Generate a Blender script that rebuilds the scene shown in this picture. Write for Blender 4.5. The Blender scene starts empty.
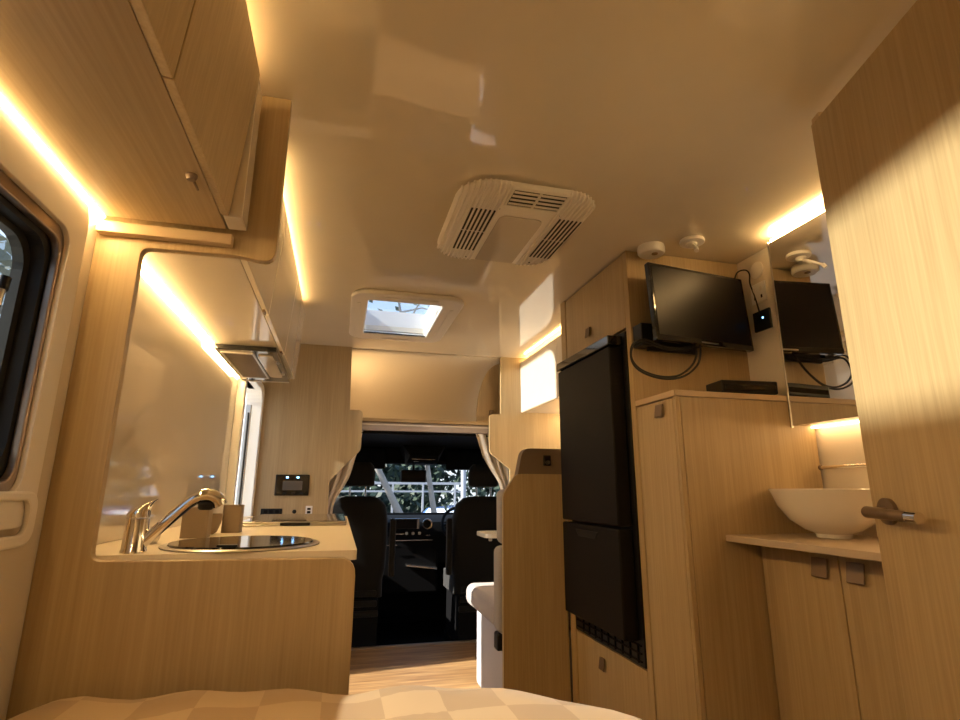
import bpy, bmesh, math, random
from mathutils import Vector, Matrix
random.seed(7)
S = bpy.context.scene
C = S.collection
PI = math.pi

# ------------------------------------------------------------------ materials
def new_mat(name):
    m = bpy.data.materials.new(name); m.use_nodes = True
    nt = m.node_tree
    return m, nt, nt.nodes['Principled BSDF']

def sset(b, **kw):
    for k, v in kw.items():
        k = k.replace('_', ' ')
        if k in b.inputs: b.inputs[k].default_value = v

def rgb(*c): return (c[0], c[1], c[2], 1.0)

def plain(name, col, rough=.5, metal=0., coat=0., spec=None, bump=0., bscale=200., var=0.):
    m, nt, b = new_mat(name)
    sset(b, Base_Color=rgb(*col), Roughness=rough, Metallic=metal)
    if coat: sset(b, Coat_Weight=coat, Coat_Roughness=.04)
    if spec is not None: b.inputs['Specular IOR Level'].default_value = spec
    tc = nt.nodes.new('ShaderNodeTexCoord')
    if bump:
        n = nt.nodes.new('ShaderNodeTexNoise'); n.inputs['Scale'].default_value = bscale
        nt.links.new(tc.outputs['Object'], n.inputs['Vector'])
        bp = nt.nodes.new('ShaderNodeBump'); bp.inputs['Strength'].default_value = bump; bp.inputs['Distance'].default_value = .002
        nt.links.new(n.outputs['Fac'], bp.inputs['Height']); nt.links.new(bp.outputs['Normal'], b.inputs['Normal'])
    n2 = nt.nodes.new('ShaderNodeTexNoise'); n2.inputs['Scale'].default_value = 9.
    nt.links.new(tc.outputs['Object'], n2.inputs['Vector'])
    mr = nt.nodes.new('ShaderNodeMapRange'); v = max(var, .02)
    mr.inputs['To Min'].default_value = 1 - v; mr.inputs['To Max'].default_value = 1 + v
    nt.links.new(n2.outputs['Fac'], mr.inputs['Value'])
    mx = nt.nodes.new('ShaderNodeMix'); mx.data_type = 'RGBA'; mx.blend_type = 'MULTIPLY'; mx.inputs[0].default_value = 1
    mx.inputs[6].default_value = rgb(*col)
    nt.links.new(mr.outputs[0], mx.inputs[7]); nt.links.new(mx.outputs[2], b.inputs['Base Color'])
    return m

def wood(name, c1, c2, grain='z', rough=.42, coat=.0, fine=170.):
    m, nt, b = new_mat(name)
    sset(b, Roughness=rough)
    if coat: sset(b, Coat_Weight=coat, Coat_Roughness=.25)
    tc = nt.nodes.new('ShaderNodeTexCoord')
    def noise(sc, along, det, dist=0.):
        mp = nt.nodes.new('ShaderNodeMapping')
        s = {'x': (along, sc, sc), 'y': (sc, along, sc), 'z': (sc, sc, along)}[grain]
        mp.inputs['Scale'].default_value = s
        nt.links.new(tc.outputs['Object'], mp.inputs['Vector'])
        n = nt.nodes.new('ShaderNodeTexNoise'); n.inputs['Scale'].default_value = 1.; n.inputs['Detail'].default_value = det
        n.inputs['Distortion'].default_value = dist
        nt.links.new(mp.outputs['Vector'], n.inputs['Vector']); return n
    a = noise(fine, 4., 3.); w = noise(26., .9, 4., .8)
    ad = nt.nodes.new('ShaderNodeMath'); ad.operation = 'MULTIPLY_ADD'; ad.inputs[1].default_value = .34
    nt.links.new(w.outputs['Fac'], ad.inputs[0]);
    ml = nt.nodes.new('ShaderNodeMath'); ml.operation = 'MULTIPLY'; ml.inputs[1].default_value = .5
    nt.links.new(a.outputs['Fac'], ml.inputs[0]); nt.links.new(ml.outputs[0], ad.inputs[2])
    cr = nt.nodes.new('ShaderNodeValToRGB')
    cr.color_ramp.elements[0].position = .29; cr.color_ramp.elements[0].color = rgb(*c1)
    cr.color_ramp.elements[1].position = .55; cr.color_ramp.elements[1].color = rgb(*c2)
    nt.links.new(ad.outputs[0], cr.inputs['Fac']); nt.links.new(cr.outputs['Color'], b.inputs['Base Color'])
    bp = nt.nodes.new('ShaderNodeBump'); bp.inputs['Strength'].default_value = .12; bp.inputs['Distance'].default_value = .001
    nt.links.new(a.outputs['Fac'], bp.inputs['Height']); nt.links.new(bp.outputs['Normal'], b.inputs['Normal'])
    return m

def emis(name, col, strength):
    m, nt, b = new_mat(name)
    sset(b, Base_Color=rgb(.05, .05, .05)); b.inputs['Emission Color'].default_value = rgb(*col); b.inputs['Emission Strength'].default_value = strength
    return m

def fabric(name, c1, c2, scale=900., rough=.9, bump=.3):
    m, nt, b = new_mat(name); sset(b, Roughness=rough)
    b.inputs['Sheen Weight'].default_value = .2
    tc = nt.nodes.new('ShaderNodeTexCoord'); n = nt.nodes.new('ShaderNodeTexNoise'); n.inputs['Scale'].default_value = scale
    nt.links.new(tc.outputs['Object'], n.inputs['Vector'])
    cr = nt.nodes.new('ShaderNodeValToRGB'); cr.color_ramp.elements[0].position = .35; cr.color_ramp.elements[1].position = .65
    cr.color_ramp.elements[0].color = rgb(*c1); cr.color_ramp.elements[1].color = rgb(*c2)
    nt.links.new(n.outputs['Fac'], cr.inputs['Fac']); nt.links.new(cr.outputs['Color'], b.inputs['Base Color'])
    bp = nt.nodes.new('ShaderNodeBump'); bp.inputs['Strength'].default_value = bump; bp.inputs['Distance'].default_value = .001
    nt.links.new(n.outputs['Fac'], bp.inputs['Height']); nt.links.new(bp.outputs['Normal'], b.inputs['Normal'])
    return m

OAK1, OAK2 = (.405, .295, .155), (.505, .382, .212)
M = {}
M['oak'] = wood('pale_oak_vertical', OAK1, OAK2, 'z')
M['oak_y'] = wood('pale_oak_lengthwise', OAK1, OAK2, 'y')
M['oak_x'] = wood('pale_oak_crosswise', OAK1, OAK2, 'x')
M['edge'] = plain('oak_edge_band', (.56, .42, .26), .4, var=.05)
M['floor'] = wood('vinyl_plank_floor', (.22, .11, .045), (.52, .32, .14), 'x', .4, fine=40.)
M['ceiling'] = plain('glossy_cream_ceiling', (.78, .70, .565), .05, coat=.6, var=.03)
M['cream'] = plain('cream_gloss_panel', (.74, .67, .57), .10, coat=.5, var=.03)
M['splash'] = plain('cream_glass_splashback', (.72, .65, .55), .05, coat=.6)
M['plastic'] = plain('off_white_plastic', (.78, .73, .66), .32)
M['ac'] = plain('air_conditioner_plastic', (.86, .80, .71), .30)
M['acgloss'] = plain('air_conditioner_gloss_panel', (.60, .54, .46), .12)
M['worktop'] = plain('cream_laminate_worktop', (.80, .72, .58), .35)
M['vanitytop'] = plain('beige_laminate_top', (.50, .40, .29), .5, bump=.1, bscale=500.)
M['white'] = plain('white_plastic', (.82, .80, .77), .35)
M['bench'] = plain('grey_white_panel', (.52, .50, .52), .5)
M['black'] = plain('black_plastic', (.009, .009, .009), .35, spec=.3)
M['blackgloss'] = plain('black_gloss', (.008, .008, .008), .07, coat=.5)
M['screen'] = plain('dark_screen', (.006, .005, .005), .36, spec=.22)
M['fridge'] = plain('black_fridge_laminate', (.007, .006, .005), .5, spec=.16, bump=.25, bscale=420.)
M['rubber'] = plain('black_rubber', (.01, .01, .01), .6)
M['cabdark'] = plain('dark_cab_trim', (.005, .005, .006), .65, spec=.15, bump=.2, bscale=300.)
M['cabfab'] = fabric('black_seat_fabric', (.006, .006, .006), (.014, .014, .014))
M['cabsilver'] = plain('silver_trim', (.55, .55, .56), .25, metal=1.)
M['chrome'] = plain('chrome', (.85, .83, .80), .06, metal=1.)
M['steel'] = plain('brushed_steel', (.55, .52, .48), .28, metal=1.)
M['brown_handle'] = plain('dull_bronze_handle', (.22, .155, .10), .38, metal=.5)
M['mirror'] = plain('mirror_glass', (.80, .80, .80), .015, metal=1.)
M['porcelain'] = plain('white_porcelain', (.80, .76, .70), .12, coat=.4)
M['taupe'] = plain('taupe_ceramic', (.24, .18, .12), .55)
M['lav'] = fabric('light_grey_upholstery', (.34, .31, .31), (.44, .41, .41), 500.)
M['lavdark'] = fabric('grey_backrest_fabric', (.30, .27, .26), (.38, .35, .33), 500.)
M['brownfab'] = plain('brown_leatherette', (.16, .115, .08), .45, bump=.15, bscale=250.)
M['curtain'] = fabric('pale_curtain_cloth', (.70, .63, .55), (.80, .73, .65), 700.)
M['railfab'] = plain('lilac_grey_rail', (.50, .45, .45), .4)
M['metalgrey'] = plain('bronze_rail_metal', (.30, .24, .20), .3, metal=.8)
M['dimple'] = plain('dark_slot', (.03, .022, .015), .8)
M['filter'] = plain('hood_filter_mesh', (.20, .15, .11), .55, metal=.3, bump=.8, bscale=900.)
M['lining'] = fabric('cream_luton_lining', (.74, .64, .50), (.80, .70, .55), 300., bump=.1)
M['blanket'] = None
M['led'] = emis('warm_led_tape', (1., .635, .262), 56.)
M['led_mid'] = emis('medium_warm_led_tape', (1., .635, .265), 30.)
M['led_soft'] = emis('dim_warm_led_tape', (1., .62, .28), 14.)
M['led_small'] = emis('blue_indicator', (.25, .55, 1.), 6.)
M['disp'] = emis('panel_display_glow', (.35, .20, .10), .05)

def quilt_mat():
    m, nt, b = new_mat('checked_quilt'); sset(b, Roughness=.75); b.inputs['Sheen Weight'].default_value = .15
    tc = nt.nodes.new('ShaderNodeTexCoord'); ck = nt.nodes.new('ShaderNodeTexChecker'); ck.inputs['Scale'].default_value = 10.5
    mp = nt.nodes.new('ShaderNodeMapping'); mp.inputs['Scale'].default_value = (1, 1, .001); mp.inputs['Location'].default_value = (.013, .02, .5)
    nt.links.new(tc.outputs['Object'], mp.inputs['Vector']); nt.links.new(mp.outputs['Vector'], ck.inputs['Vector'])
    ck.inputs['Color1'].default_value = rgb(.47, .33, .175); ck.inputs['Color2'].default_value = rgb(.375, .25, .125)
    nt.links.new(ck.outputs['Color'], b.inputs['Base Color']); return m
M['blanket'] = quilt_mat()

def glass_mat(name, tint, mix=.06):
    m, nt, b = new_mat(name); nt.nodes.remove(b)
    t = nt.nodes.new('ShaderNodeBsdfTransparent'); t.inputs[0].default_value = rgb(*tint)
    g = nt.nodes.new('ShaderNodeBsdfGlossy'); g.inputs['Roughness'].default_value = .02
    mx = nt.nodes.new('ShaderNodeMixShader'); fr = nt.nodes.new('ShaderNodeLayerWeight'); fr.inputs[0].default_value = .5
    pw = nt.nodes.new('ShaderNodeMath'); pw.operation = 'POWER'; pw.inputs[1].default_value = 5.; nt.links.new(fr.outputs['Facing'], pw.inputs[0])
    ma = nt.nodes.new('ShaderNodeMath'); ma.operation = 'MULTIPLY_ADD'; ma.inputs[1].default_value = .6; ma.inputs[2].default_value = .03; nt.links.new(pw.outputs[0], ma.inputs[0])
    nt.links.new(ma.outputs[0], mx.inputs[0]); nt.links.new(t.outputs[0], mx.inputs[1]); nt.links.new(g.outputs[0], mx.inputs[2])
    nt.links.new(mx.outputs[0], nt.nodes['Material Output'].inputs[0]); return m
M['glass'] = glass_mat('clear_window_glass', (.92, .95, .94))
M['tint'] = glass_mat('tinted_acrylic_glass', (.72, .74, .74))
M['sky_glass'] = glass_mat('skylight_acrylic', (.85, .9, .95))

# ------------------------------------------------------------------ mesh builder
def rr(x0, x1, y0, y1, r, n=6):
    if not isinstance(r, (tuple, list)): r = (r,) * 4       # corners: (x0,y0),(x1,y0),(x1,y1),(x0,y1)
    out = []
    cs = [((x0, y0), 1, 1, PI), ((x1, y0), -1, 1, 1.5 * PI), ((x1, y1), -1, -1, 0), ((x0, y1), 1, -1, .5 * PI)]
    for (c, sx, sy, a0), q in zip(cs, r):
        if q <= 0: out.append(c); continue
        cx, cy = c[0] + sx * q, c[1] + sy * q
        for k in range(n + 1):
            a = a0 + k / n * PI / 2
            out.append((cx + q * math.cos(a), cy + q * math.sin(a)))
    return out

def ell(cx, cy, a, b, n=40): return [(cx + a * math.cos(2 * PI * k / n), cy + b * math.sin(2 * PI * k / n)) for k in range(n)]

def roundpoly(pts, rad, n=5):
    """round listed corners: rad is a list of radii per vertex"""
    out = []; N = len(pts)
    for i, p in enumerate(pts):
        r = rad[i] if isinstance(rad, (list, tuple)) else rad
        if r <= 0: out.append(p); continue
        P = Vector(p); A = Vector(pts[i - 1]); B = Vector(pts[(i + 1) % N])
        u = (A - P).normalized(); v = (B - P).normalized(); h = max(min(u.dot(v), .999), -.999)
        t = r / math.tan(math.acos(h) / 2); s, e = P + u * t, P + v * t
        for k in range(n + 1):
            q = k / n; w = (1 - q) ** 2 * s + 2 * q * (1 - q) * P + q * q * e
            out.append((w.x, w.y))
    return out

def smooth_path(pts, n=6):
    P = [Vector(p) for p in pts]; out = []
    for i in range(len(P) - 1):
        a = P[i - 1] if i else P[0]; b, c = P[i], P[i + 1]; d = P[i + 2] if i + 2 < len(P) else P[-1]
        for k in range(n):
            t = k / n
            out.append(.5 * ((2 * b) + (c - a) * t + (2 * a - 5 * b + 4 * c - d) * t * t + (3 * b - a - 3 * c + d) * t ** 3))
    out.append(P[-1]); return out

class MB:
    def __init__(s): s.bm = bmesh.new()
    def box(s, x0, x1, y0, y1, z0, z1, bev=0., seg=2, rot=None, pivot=None):
        g = bmesh.ops.create_cube(s.bm, size=1.)['verts']
        for v in g: v.co = Vector(((x0 + x1) / 2 + v.co.x * (x1 - x0), (y0 + y1) / 2 + v.co.y * (y1 - y0), (z0 + z1) / 2 + v.co.z * (z1 - z0)))
        geo = g
        if bev:
            bev = min(bev, .49 * min(abs(x1 - x0), abs(y1 - y0), abs(z1 - z0)))
            es = list({e for v in g for e in v.link_edges})
            r = bmesh.ops.bevel(s.bm, geom=es, offset=bev, segments=seg, profile=.5, affect='EDGES')
            geo = list({v for f in r['faces'] for v in f.verts} | {v for v in g if v.is_valid})
        if rot is not None:
            pv = Vector(pivot or ((x0 + x1) / 2, (y0 + y1) / 2, (z0 + z1) / 2))
            mt = Matrix.Rotation(rot[0], 3, rot[1])
            for v in geo: v.co = pv + mt @ (v.co - pv)
        return s
    def plate(s, loops, axis, a, b):
        """loops[0] outer outline, the rest holes (2D); extruded from a to b along axis"""
        def P(u, v, w): return {'x': (w, u, v), 'y': (u, w, v), 'z': (u, v, w)}[axis]
        caps = []
        for w in (a, b):
            L = [[s.bm.verts.new(P(u, v, w)) for u, v in lp] for lp in loops]; es = []
            for vs in L:
                for i in range(len(vs)): es.append(s.bm.edges.new((vs[i - 1], vs[i])))
            bmesh.ops.triangle_fill(s.bm, use_beauty=True, use_dissolve=False, edges=es)
            caps.append(L)
        for la, lb in zip(*caps):
            for i in range(len(la)): s.bm.faces.new((la[i - 1], la[i], lb[i], lb[i - 1]))
        bmesh.ops.recalc_face_normals(s.bm, faces=s.bm.faces[:])
        return s
    def loft(s, rings, cap=True, closed=True):
        L = [[s.bm.verts.new(p) for p in r] for r in rings]; n = len(L[0])
        for a, b in zip(L, L[1:]):
            for i in range(n if closed else n - 1):
                j = (i + 1) % n; s.bm.faces.new((a[i], a[j], b[j], b[i]))
        if cap: s.bm.faces.new(L[0][::-1]); s.bm.faces.new(L[-1])
        bmesh.ops.recalc_face_normals(s.bm, faces=s.bm.faces[:])
        return s
    def tube(s, pts, r, n=10, cap=True):
        P = [Vector(p) for p in pts]; rings = []; up = None
        for i, p in enumerate(P):
            t = ((P[i + 1] if i + 1 < len(P) else p) - (P[i - 1] if i else p)).normalized()
            if up is None: up = t.orthogonal().normalized()
            else: up = (up - t * up.dot(t)).normalized()
            w = t.cross(up); q = r[i] if isinstance(r, (list, tuple)) else r
            rings.append([p + (up * math.cos(2 * PI * k / n) + w * math.sin(2 * PI * k / n)) * q for k in range(n)])
        return s.loft(rings, cap)
    def lathe(s, prof, c, n=40, axis='z', cap=True):
        rings = []
        for r, h in prof:
            ring = []
            for k in range(n):
                a = 2 * PI * k / n; u, v = r * math.cos(a), r * math.sin(a)
                ring.append(Vector(c) + Vector({'z': (u, v, h), 'y': (u, h, v), 'x': (h, u, v)}[axis]))
            rings.append(ring)
        return s.loft(rings, cap)
    def grid(s, fn, nu, nv, thick=0.):
        V = [[s.bm.verts.new(fn(i / nu, j / nv)) for j in range(nv + 1)] for i in range(nu + 1)]
        for i in range(nu):
            for j in range(nv): s.bm.faces.new((V[i][j], V[i + 1][j], V[i + 1][j + 1], V[i][j + 1]))
        return s
    def quad(s, *p):
        s.bm.faces.new([s.bm.verts.new(q) for q in p]); return s
    def build(s, name, mat, parent=None, smooth=False, bevel=0., label=None, solid=0., subsurf=0):
        me = bpy.data.meshes.new(name); o = bpy.data.objects.new(name, me)
        bm = s.bm
        if parent is None:
            xs = [v.co for v in bm.verts]
            c = Vector(((min(p.x for p in xs) + max(p.x for p in xs)) / 2, (min(p.y for p in xs) + max(p.y for p in xs)) / 2, min(p.z for p in xs)))
            for v in bm.verts: v.co -= c
            o.location = c
        else:
            W = Vector((0, 0, 0)); q = parent
            while q is not None: W += q.location; q = q.parent
            o.parent = parent; c = sum((v.co for v in bm.verts), Vector()) / len(bm.verts)
            for v in bm.verts: v.co -= c
            o.location = c - W
        bm.to_mesh(me); bm.free(); C.objects.link(o)
        me.materials.append(mat)
        if smooth:
            for p in me.polygons: p.use_smooth = True
            me.set_sharp_from_angle(angle=math.radians(38 if smooth is True else smooth))
        if solid:
            md = o.modifiers.new('Solidify', 'SOLIDIFY'); md.thickness = solid
        if bevel:
            md = o.modifiers.new('Bevel', 'BEVEL'); md.width = bevel; md.segments = 2; md.limit_method = 'ANGLE'; md.angle_limit = .7
        if subsurf:
            md = o.modifiers.new('Subdivision', 'SUBSURF'); md.levels = subsurf; md.render_levels = subsurf
        if label: o['label'] = label
        return o

def thing(name, loc, label, cat, group=None):
    o = bpy.data.objects.new(name, None); C.objects.link(o); o.location = loc; o.empty_display_size = .1
    o['label'] = label; o['category'] = cat
    if group: o['group'] = group
    return o
def tag(o, label, cat, group=None, kind=None):
    o['label'] = label; o['category'] = cat
    if group: o['group'] = group
    if kind: o['kind'] = kind
    return o
def struct(o, label=None, cat=None):
    o['kind'] = 'structure'
    if label: o['label'] = label
    if cat: o['category'] = cat
    return o
def bx(*a, **k): return MB().box(*a, **k)
def hide_grey(): pass

CE = 1.98           # ceiling height
XL, XR = -.53, 1.60
YK = 1.21           # kitchen divider
YP = 3.59           # front partitions

# ------------------------------------------------------------------ the shell
struct(bx(-.55, 1.62, -1.0, 4.05, -.04, 0.).build('floor', M['floor']), 'wood-look vinyl plank floor of the aisle, sunlit near the cab step', 'floor')
SKX0, SKX1, SKY0, SKY1 = .085, .455, 2.56, 3.15
struct(MB().plate([[(-.57, -1.0), (1.64, -1.0), (1.64, 3.62), (-.57, 3.62)], rr(SKX0, SKX1, SKY0, SKY1, .02)], 'z', CE, CE + .03).build('ceiling', M['ceiling']), 'glossy cream ceiling over the whole cabin', 'ceiling')
# left wall: window hole and entrance hole
WY0, WY1, WZ0, WZ1 = .25, 1.08, 1.04, 1.515
DY0, DY1, DZ0, DZ1 = 2.93, 3.55, .0, 1.64
struct(MB().plate([[(-1., -.04), (3.62, -.04), (3.62, CE), (-1., CE)], rr(WY0, WY1, WZ0, WZ1, .05), rr(DY0, DY1, DZ0 + .01, DZ1, (.01, .01, .09, .09))], 'x', XL - .035, XL).build('wall_left', M['cream']), 'cream gloss left wall with the side window and entrance', 'wall')
RWY0, RWY1, RWZ0, RWZ1 = 2.62, 3.35, .98, 1.46
struct(MB().plate([[(-1., -.04), (4.02, -.04), (4.02, CE), (-1., CE)], rr(RWY0, RWY1, RWZ0, RWZ1, .05)], 'x', XR, XR + .035).build('wall_right', M['cream']), 'cream right wall behind the basin and dinette', 'wall')
struct(bx(-.57, 1.64, -1.03, -1.0, -.04, CE).build('wall_rear', M['cream']), 'cream rear wall', 'wall')

# front partitions with the arch cut between them
pl = roundpoly([(-.53, 0.), (-.06, 0.), (-.06, 1.10), (.122, 1.30), (.122, 1.557), (.038, 1.557), (.027, CE), (-.53, CE)], [0, 0, .02, .05, .03, .0, 0, 0])
struct(MB().plate([pl], 'y', YP, YP + .025).build('wall_front_left', M['oak'], bevel=.002), 'pale oak front partition beside the entrance, carrying the control panel', 'wall')
pr = roundpoly([(1.60, 0.), (1.60, CE), (1.069, CE), (1.066, 1.566), (.985, 1.566), (.985, 1.30), (1.13, 1.19), (1.13, 0.)], [0, 0, 0, .0, .03, .05, .02, 0])
struct(MB().plate([pr], 'y', YP, YP + .025).build('wall_front_right', M['oak'], bevel=.002), 'pale oak front partition beside the overhead locker and dinette', 'wall')

# ------------------------------------------------------------------ side window (left, near)
w = struct(MB().plate([rr(WY0 - .09, WY1 + .055, WZ0 - .055, WZ1 + .09, .05), rr(WY0, WY1, WZ0, WZ1, .035)], 'x', XL - .0, XL + .018).build('window_1', M['plastic'], bevel=.006), 'near left side window with cream surround and dark rubber seal', 'window')
MB().plate([rr(WY0, WY1, WZ0, WZ1, .035), rr(WY0 + .02, WY1 - .010, WZ0 + .02, WZ1 - .024, .03)], 'x', XL - .005, XL + .010).build('blind_rail', M['metalgrey'], w, label='bronze coloured blind rail', bevel=.003)
MB().plate([rr(WY0 + .001, WY1 - .001, WZ0 + .001, WZ1 - .001, .049), rr(WY0 + .04, WY1 - .020, WZ0 + .04, WZ1 - .034, .045)], 'x', XL - .028, XL - .006).plate([rr(WY0 + .001, WY1 - .001, WZ0 + .001, WZ1 - .001, .049), rr(WY0 + .05, WY1 - .036, WZ0 + .05, WZ1 - .045, .05)], 'x', XL - .045, XL - .0282).build('window_seal', M['rubber'], w, label='black rubber seal')
MB().plate([rr(WY0 + .01, WY1 - .03, WZ0 + .01, WZ1 - .05, .04)], 'x', XL - .053, XL - .047).build('pane', M['tint'], w)
MB().tube([(XL - .036, .985, 1.07), (XL - .036, 1.015, 1.375)], .006, 10).build('gas_strut', M['steel'], w, smooth=True, label='silver window stay')
MB().tube([(XL - .036, 1.015, 1.372), (XL - .036, 1.018, 1.395)], .009, 12).build('strut_knob', M['black'], w, smooth=True)
MB().plate([rr(.9, 1.125, .955, 1.045, .03), rr(.92, 1.10, .975, 1.03, .02)], 'x', XL + .018, XL + .028).build('blind_catch', M['plastic'], w, bevel=.004)

# ------------------------------------------------------------------ entrance (left, by the cab)
d = struct(MB().plate([rr(DY0 - .04, YP - .005, .0, DZ1 + .04, (.0, .0, .09, .07)), rr(DY0, DY1 - .02, .015, DZ1, (.01, .01, .09, .09))], 'x', XL - .06, XL + .04).build('door_2', M['white'], bevel=.006), 'white framed entrance doorway next to the front partition', 'door')
bx(XL - .05, XL - .015, 3.485, 3.515, .03, 1.55).build('flyscreen_rail', M['steel'], d, bevel=.004, label='grey flyscreen rail')
MB().tube([(XL - .028, 3.475, .03), (XL - .028, 3.475, 1.5)], .006, 8).build('flyscreen_cord', M['rubber'], d)

# ------------------------------------------------------------------ kitchen divider board and counter
board = roundpoly([(-.53, 0.), (.044, 0.), (.044, .911), (-.443, .917), (-.443, 1.553), (-.255, 1.557), (-.172, 1.545), (-.172, CE - .002), (-.53, CE - .002)],
                  [0, 0, .035, .02, .02, 0, .03, 0, 0])
t = MB().plate([board], 'y', YK, YK + .022).build('kitchen_divider', M['oak'], bevel=.002)
tag(t, 'large pale oak board with a cut-out, closing off the near end of the kitchen', 'divider board')
t2 = bx(-.525, -.262, YK - .022, YK - .001, 1.572, 1.597).build('shelf_lip', M['edge'], bevel=.002)
tag(t2, 'thin pale oak lip strip fixed across the top of the kitchen divider cut-out', 'trim strip')

cab = thing('kitchen_cabinet', (-.25, 2., 0), 'pale oak kitchen base cabinet under the sink and hob', 'cabinet')
bx(XL + .002, .02, YK + .024, 2.80, .06, .785).build('body', M['oak'], cab)
for i, y in enumerate((1.25, 1.64, 2.03, 2.42)):
    dd = bx(.020, .036, y, y + .37, .10, .895).build('door', M['oak'], cab, bevel=.002)
    bx(.036, .050, y + .16, y + .21, .82, .86).build('handle', M['brown_handle'], dd, bevel=.003)
bx(-.5, 0., YK + .03, 2.78, .0, .06).build('plinth', M['black'], cab)
MBt = MB().plate([rr(XL + .002, .046, YK + .024, 2.82, (.0, .01, .05, .0)), ell(-.205, 1.395, .155, .155)], 'z', .905, .925)
tag(MBt.build('worktop', M['worktop'], bevel=.003), 'cream kitchen worktop around the round sink and the hob', 'worktop')
tag(bx(XL, XL + .006, YK + .024, 2.86, .926, 1.598).build('splashback', M['splash']), 'glossy cream splashback panel behind the tap and canisters', 'splashback')

# sink with black glass lid
sk = thing('sink', (-.205, 1.395, .80), 'round steel-rimmed sink under a black glass lid, in the worktop beside the tap', 'sink')
MB().lathe([(.150, .118), (.147, .11), (.14, .02), (.11, .0), (.0001, .0)], (-.205, 1.395, .80), 48, cap=False).build('bowl', M['steel'], sk, smooth=True)
MB().lathe([(.168, .1255), (.170, .128), (.163, .131), (.152, .129), (.149, .116), (.153, .1255)], (-.205, 1.395, .80), 56, cap=False).build('rim', M['steel'], sk, smooth=True)
MB().lathe([(.0001, .1290), (.150, .1290), (.154, .131), (.152, .134), (.0001, .134)], (-.205, 1.395, .80), 56, cap=False).build('glass_lid', M['blackgloss'], sk, smooth=True, label='black glass lid')
bx(-.235, -.195, 1.250, 1.264, .9342, .939).build('lid_catch', M['black'], sk, bevel=.002)

# tap
tp = thing('tap', (-.392, 1.275, .925), 'chrome mixer tap with a long angled spout beside the round sink', 'tap')
tx, ty = -.392, 1.275
MB().lathe([(.024, 0), (.024, .004), (.0222, .008), (.0212, .066)], (tx, ty, .925), 32).build('body', M['chrome'], tp, smooth=True)
lv = MB()
def lring(rx, ry, dx, zl, zr): return [Vector((tx + dx + rx * math.cos(2 * PI * k / 32), ty + ry * math.sin(2 * PI * k / 32), .925 + (zl + zr) / 2 + (zr - zl) / 2 * math.cos(2 * PI * k / 32))) for k in range(32)]
lv.loft([lring(.0212, .0212, 0, .0685, .0685), lring(.0212, .0212, 0, .074, .080), lring(.0200, .019, .002, .080, .090), lring(.0185, .014, .008, .086, .098), lring(.0150, .010, .017, .092, .103), lring(.0080, .007, .026, .098, .105)])
lv.build('lever', M['chrome'], tp, smooth=True)
sp = smooth_path([(tx + .006, ty, .934), (tx + .030, ty, .960), (tx + .062, ty + .002, .994), (tx + .088, ty + .004, 1.020), (tx + .106, ty + .006, 1.032), (tx + .120, ty + .007, 1.036)], 6)
MB().tube(sp, [.010 + .002 * min(1, k / 10) for k in range(len(sp))], 18).build('spout', M['chrome'], tp, smooth=True)
hd = MB().tube(smooth_path([(tx + .112, ty + .006, 1.035), (tx + .127, ty + .008, 1.036), (tx + .142, ty + .01, 1.029), (tx + .150, ty + .012, 1.016)], 5), .0145, 18)
hd.build('spray_head', M['chrome'], tp, smooth=True)
MB().lathe([(.0125, 0), (.0155, .004), (.0155, .012), (.012, .016)], (tx + .122, ty + .008, 1.007), 24).build('nozzle', M['black'], tp, smooth=True)

# canisters
def canister(x0, x1, y0, y1, ztop, label):
    t = thing('canister', ((x0 + x1) / 2, (y0 + y1) / 2, .925), label, 'canister', 'taupe canisters on the kitchen worktop')
    MB().plate([rr(x0, x1, y0, y1, .008), rr(x0 + .004, x1 - .004, y0 + .004, y1 - .004, .005)], 'z', .929, ztop).build('body', M['taupe'], t, bevel=.001)
    MB().plate([rr(x0, x1, y0, y1, .008)], 'z', .9255, .931).build('base', M['taupe'], t)
    return t
canister(-.392, -.328, 1.60, 1.66, 1.003, 'taupe canister right under the tap spray head, the nearer of two')
cn = canister(-.326, -.274, 1.77, 1.82, 1.004, 'taupe canister standing alone between the spray head and the hob')
cup = MB().lathe([(.018, 0), (.026, .006), (.035, .03), (.038, .055), (.0365, .055), (.033, .03), (.024, .008), (.001, .004)], (-.355, 1.735, .9255), 32, cap=False)
cb = cup.build('cup', M['taupe'], smooth=True); tag(cb, 'small dark glazed bowl cup behind the nearer taupe canister', 'cup')
dsp = MB().lathe([(.001, 0), (.03, .0), (.03, .004), (.034, .012), (.036, .03), (.026, .034), (.001, .036)], (-.435, 1.47, .9255), 30, cap=False).build('soap_dish', M['steel'], smooth=True)
tag(dsp, 'small metal dish on the worktop against the splashback behind the tap', 'dish')

# hob
hb = thing('hob', (-.13, 2.38, .925), 'low gas hob with a folded glass lid at the far end of the worktop', 'hob')
bx(-.335, .035, 2.06, 2.72, .9255, .9315).build('hob_plate', M['steel'], hb, bevel=.003)
MB().plate([rr(-.33, .03, 2.10, 2.70, .02)], 'z', .9360, .9395).build('glass_lid', M['blackgloss'], hb, bevel=.001)
bx(-.335, .035, 2.075, 2.085, .9317, .9395).build('lid_hinge', M['steel'], hb, bevel=.002)
bx(-.19, -.09, 2.050, 2.060, .9265, .937).build('hob_catch', M['black'], hb, bevel=.002)
for x in (-.24, -.06):
    for y in (2.22, 2.52):
        MB().lathe([(.03, 0), (.03, .002), (.02, .0035), (.001, .0035)], (x, y, .9317), 24).build('burner', M['black'], hb, smooth=True)

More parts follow.
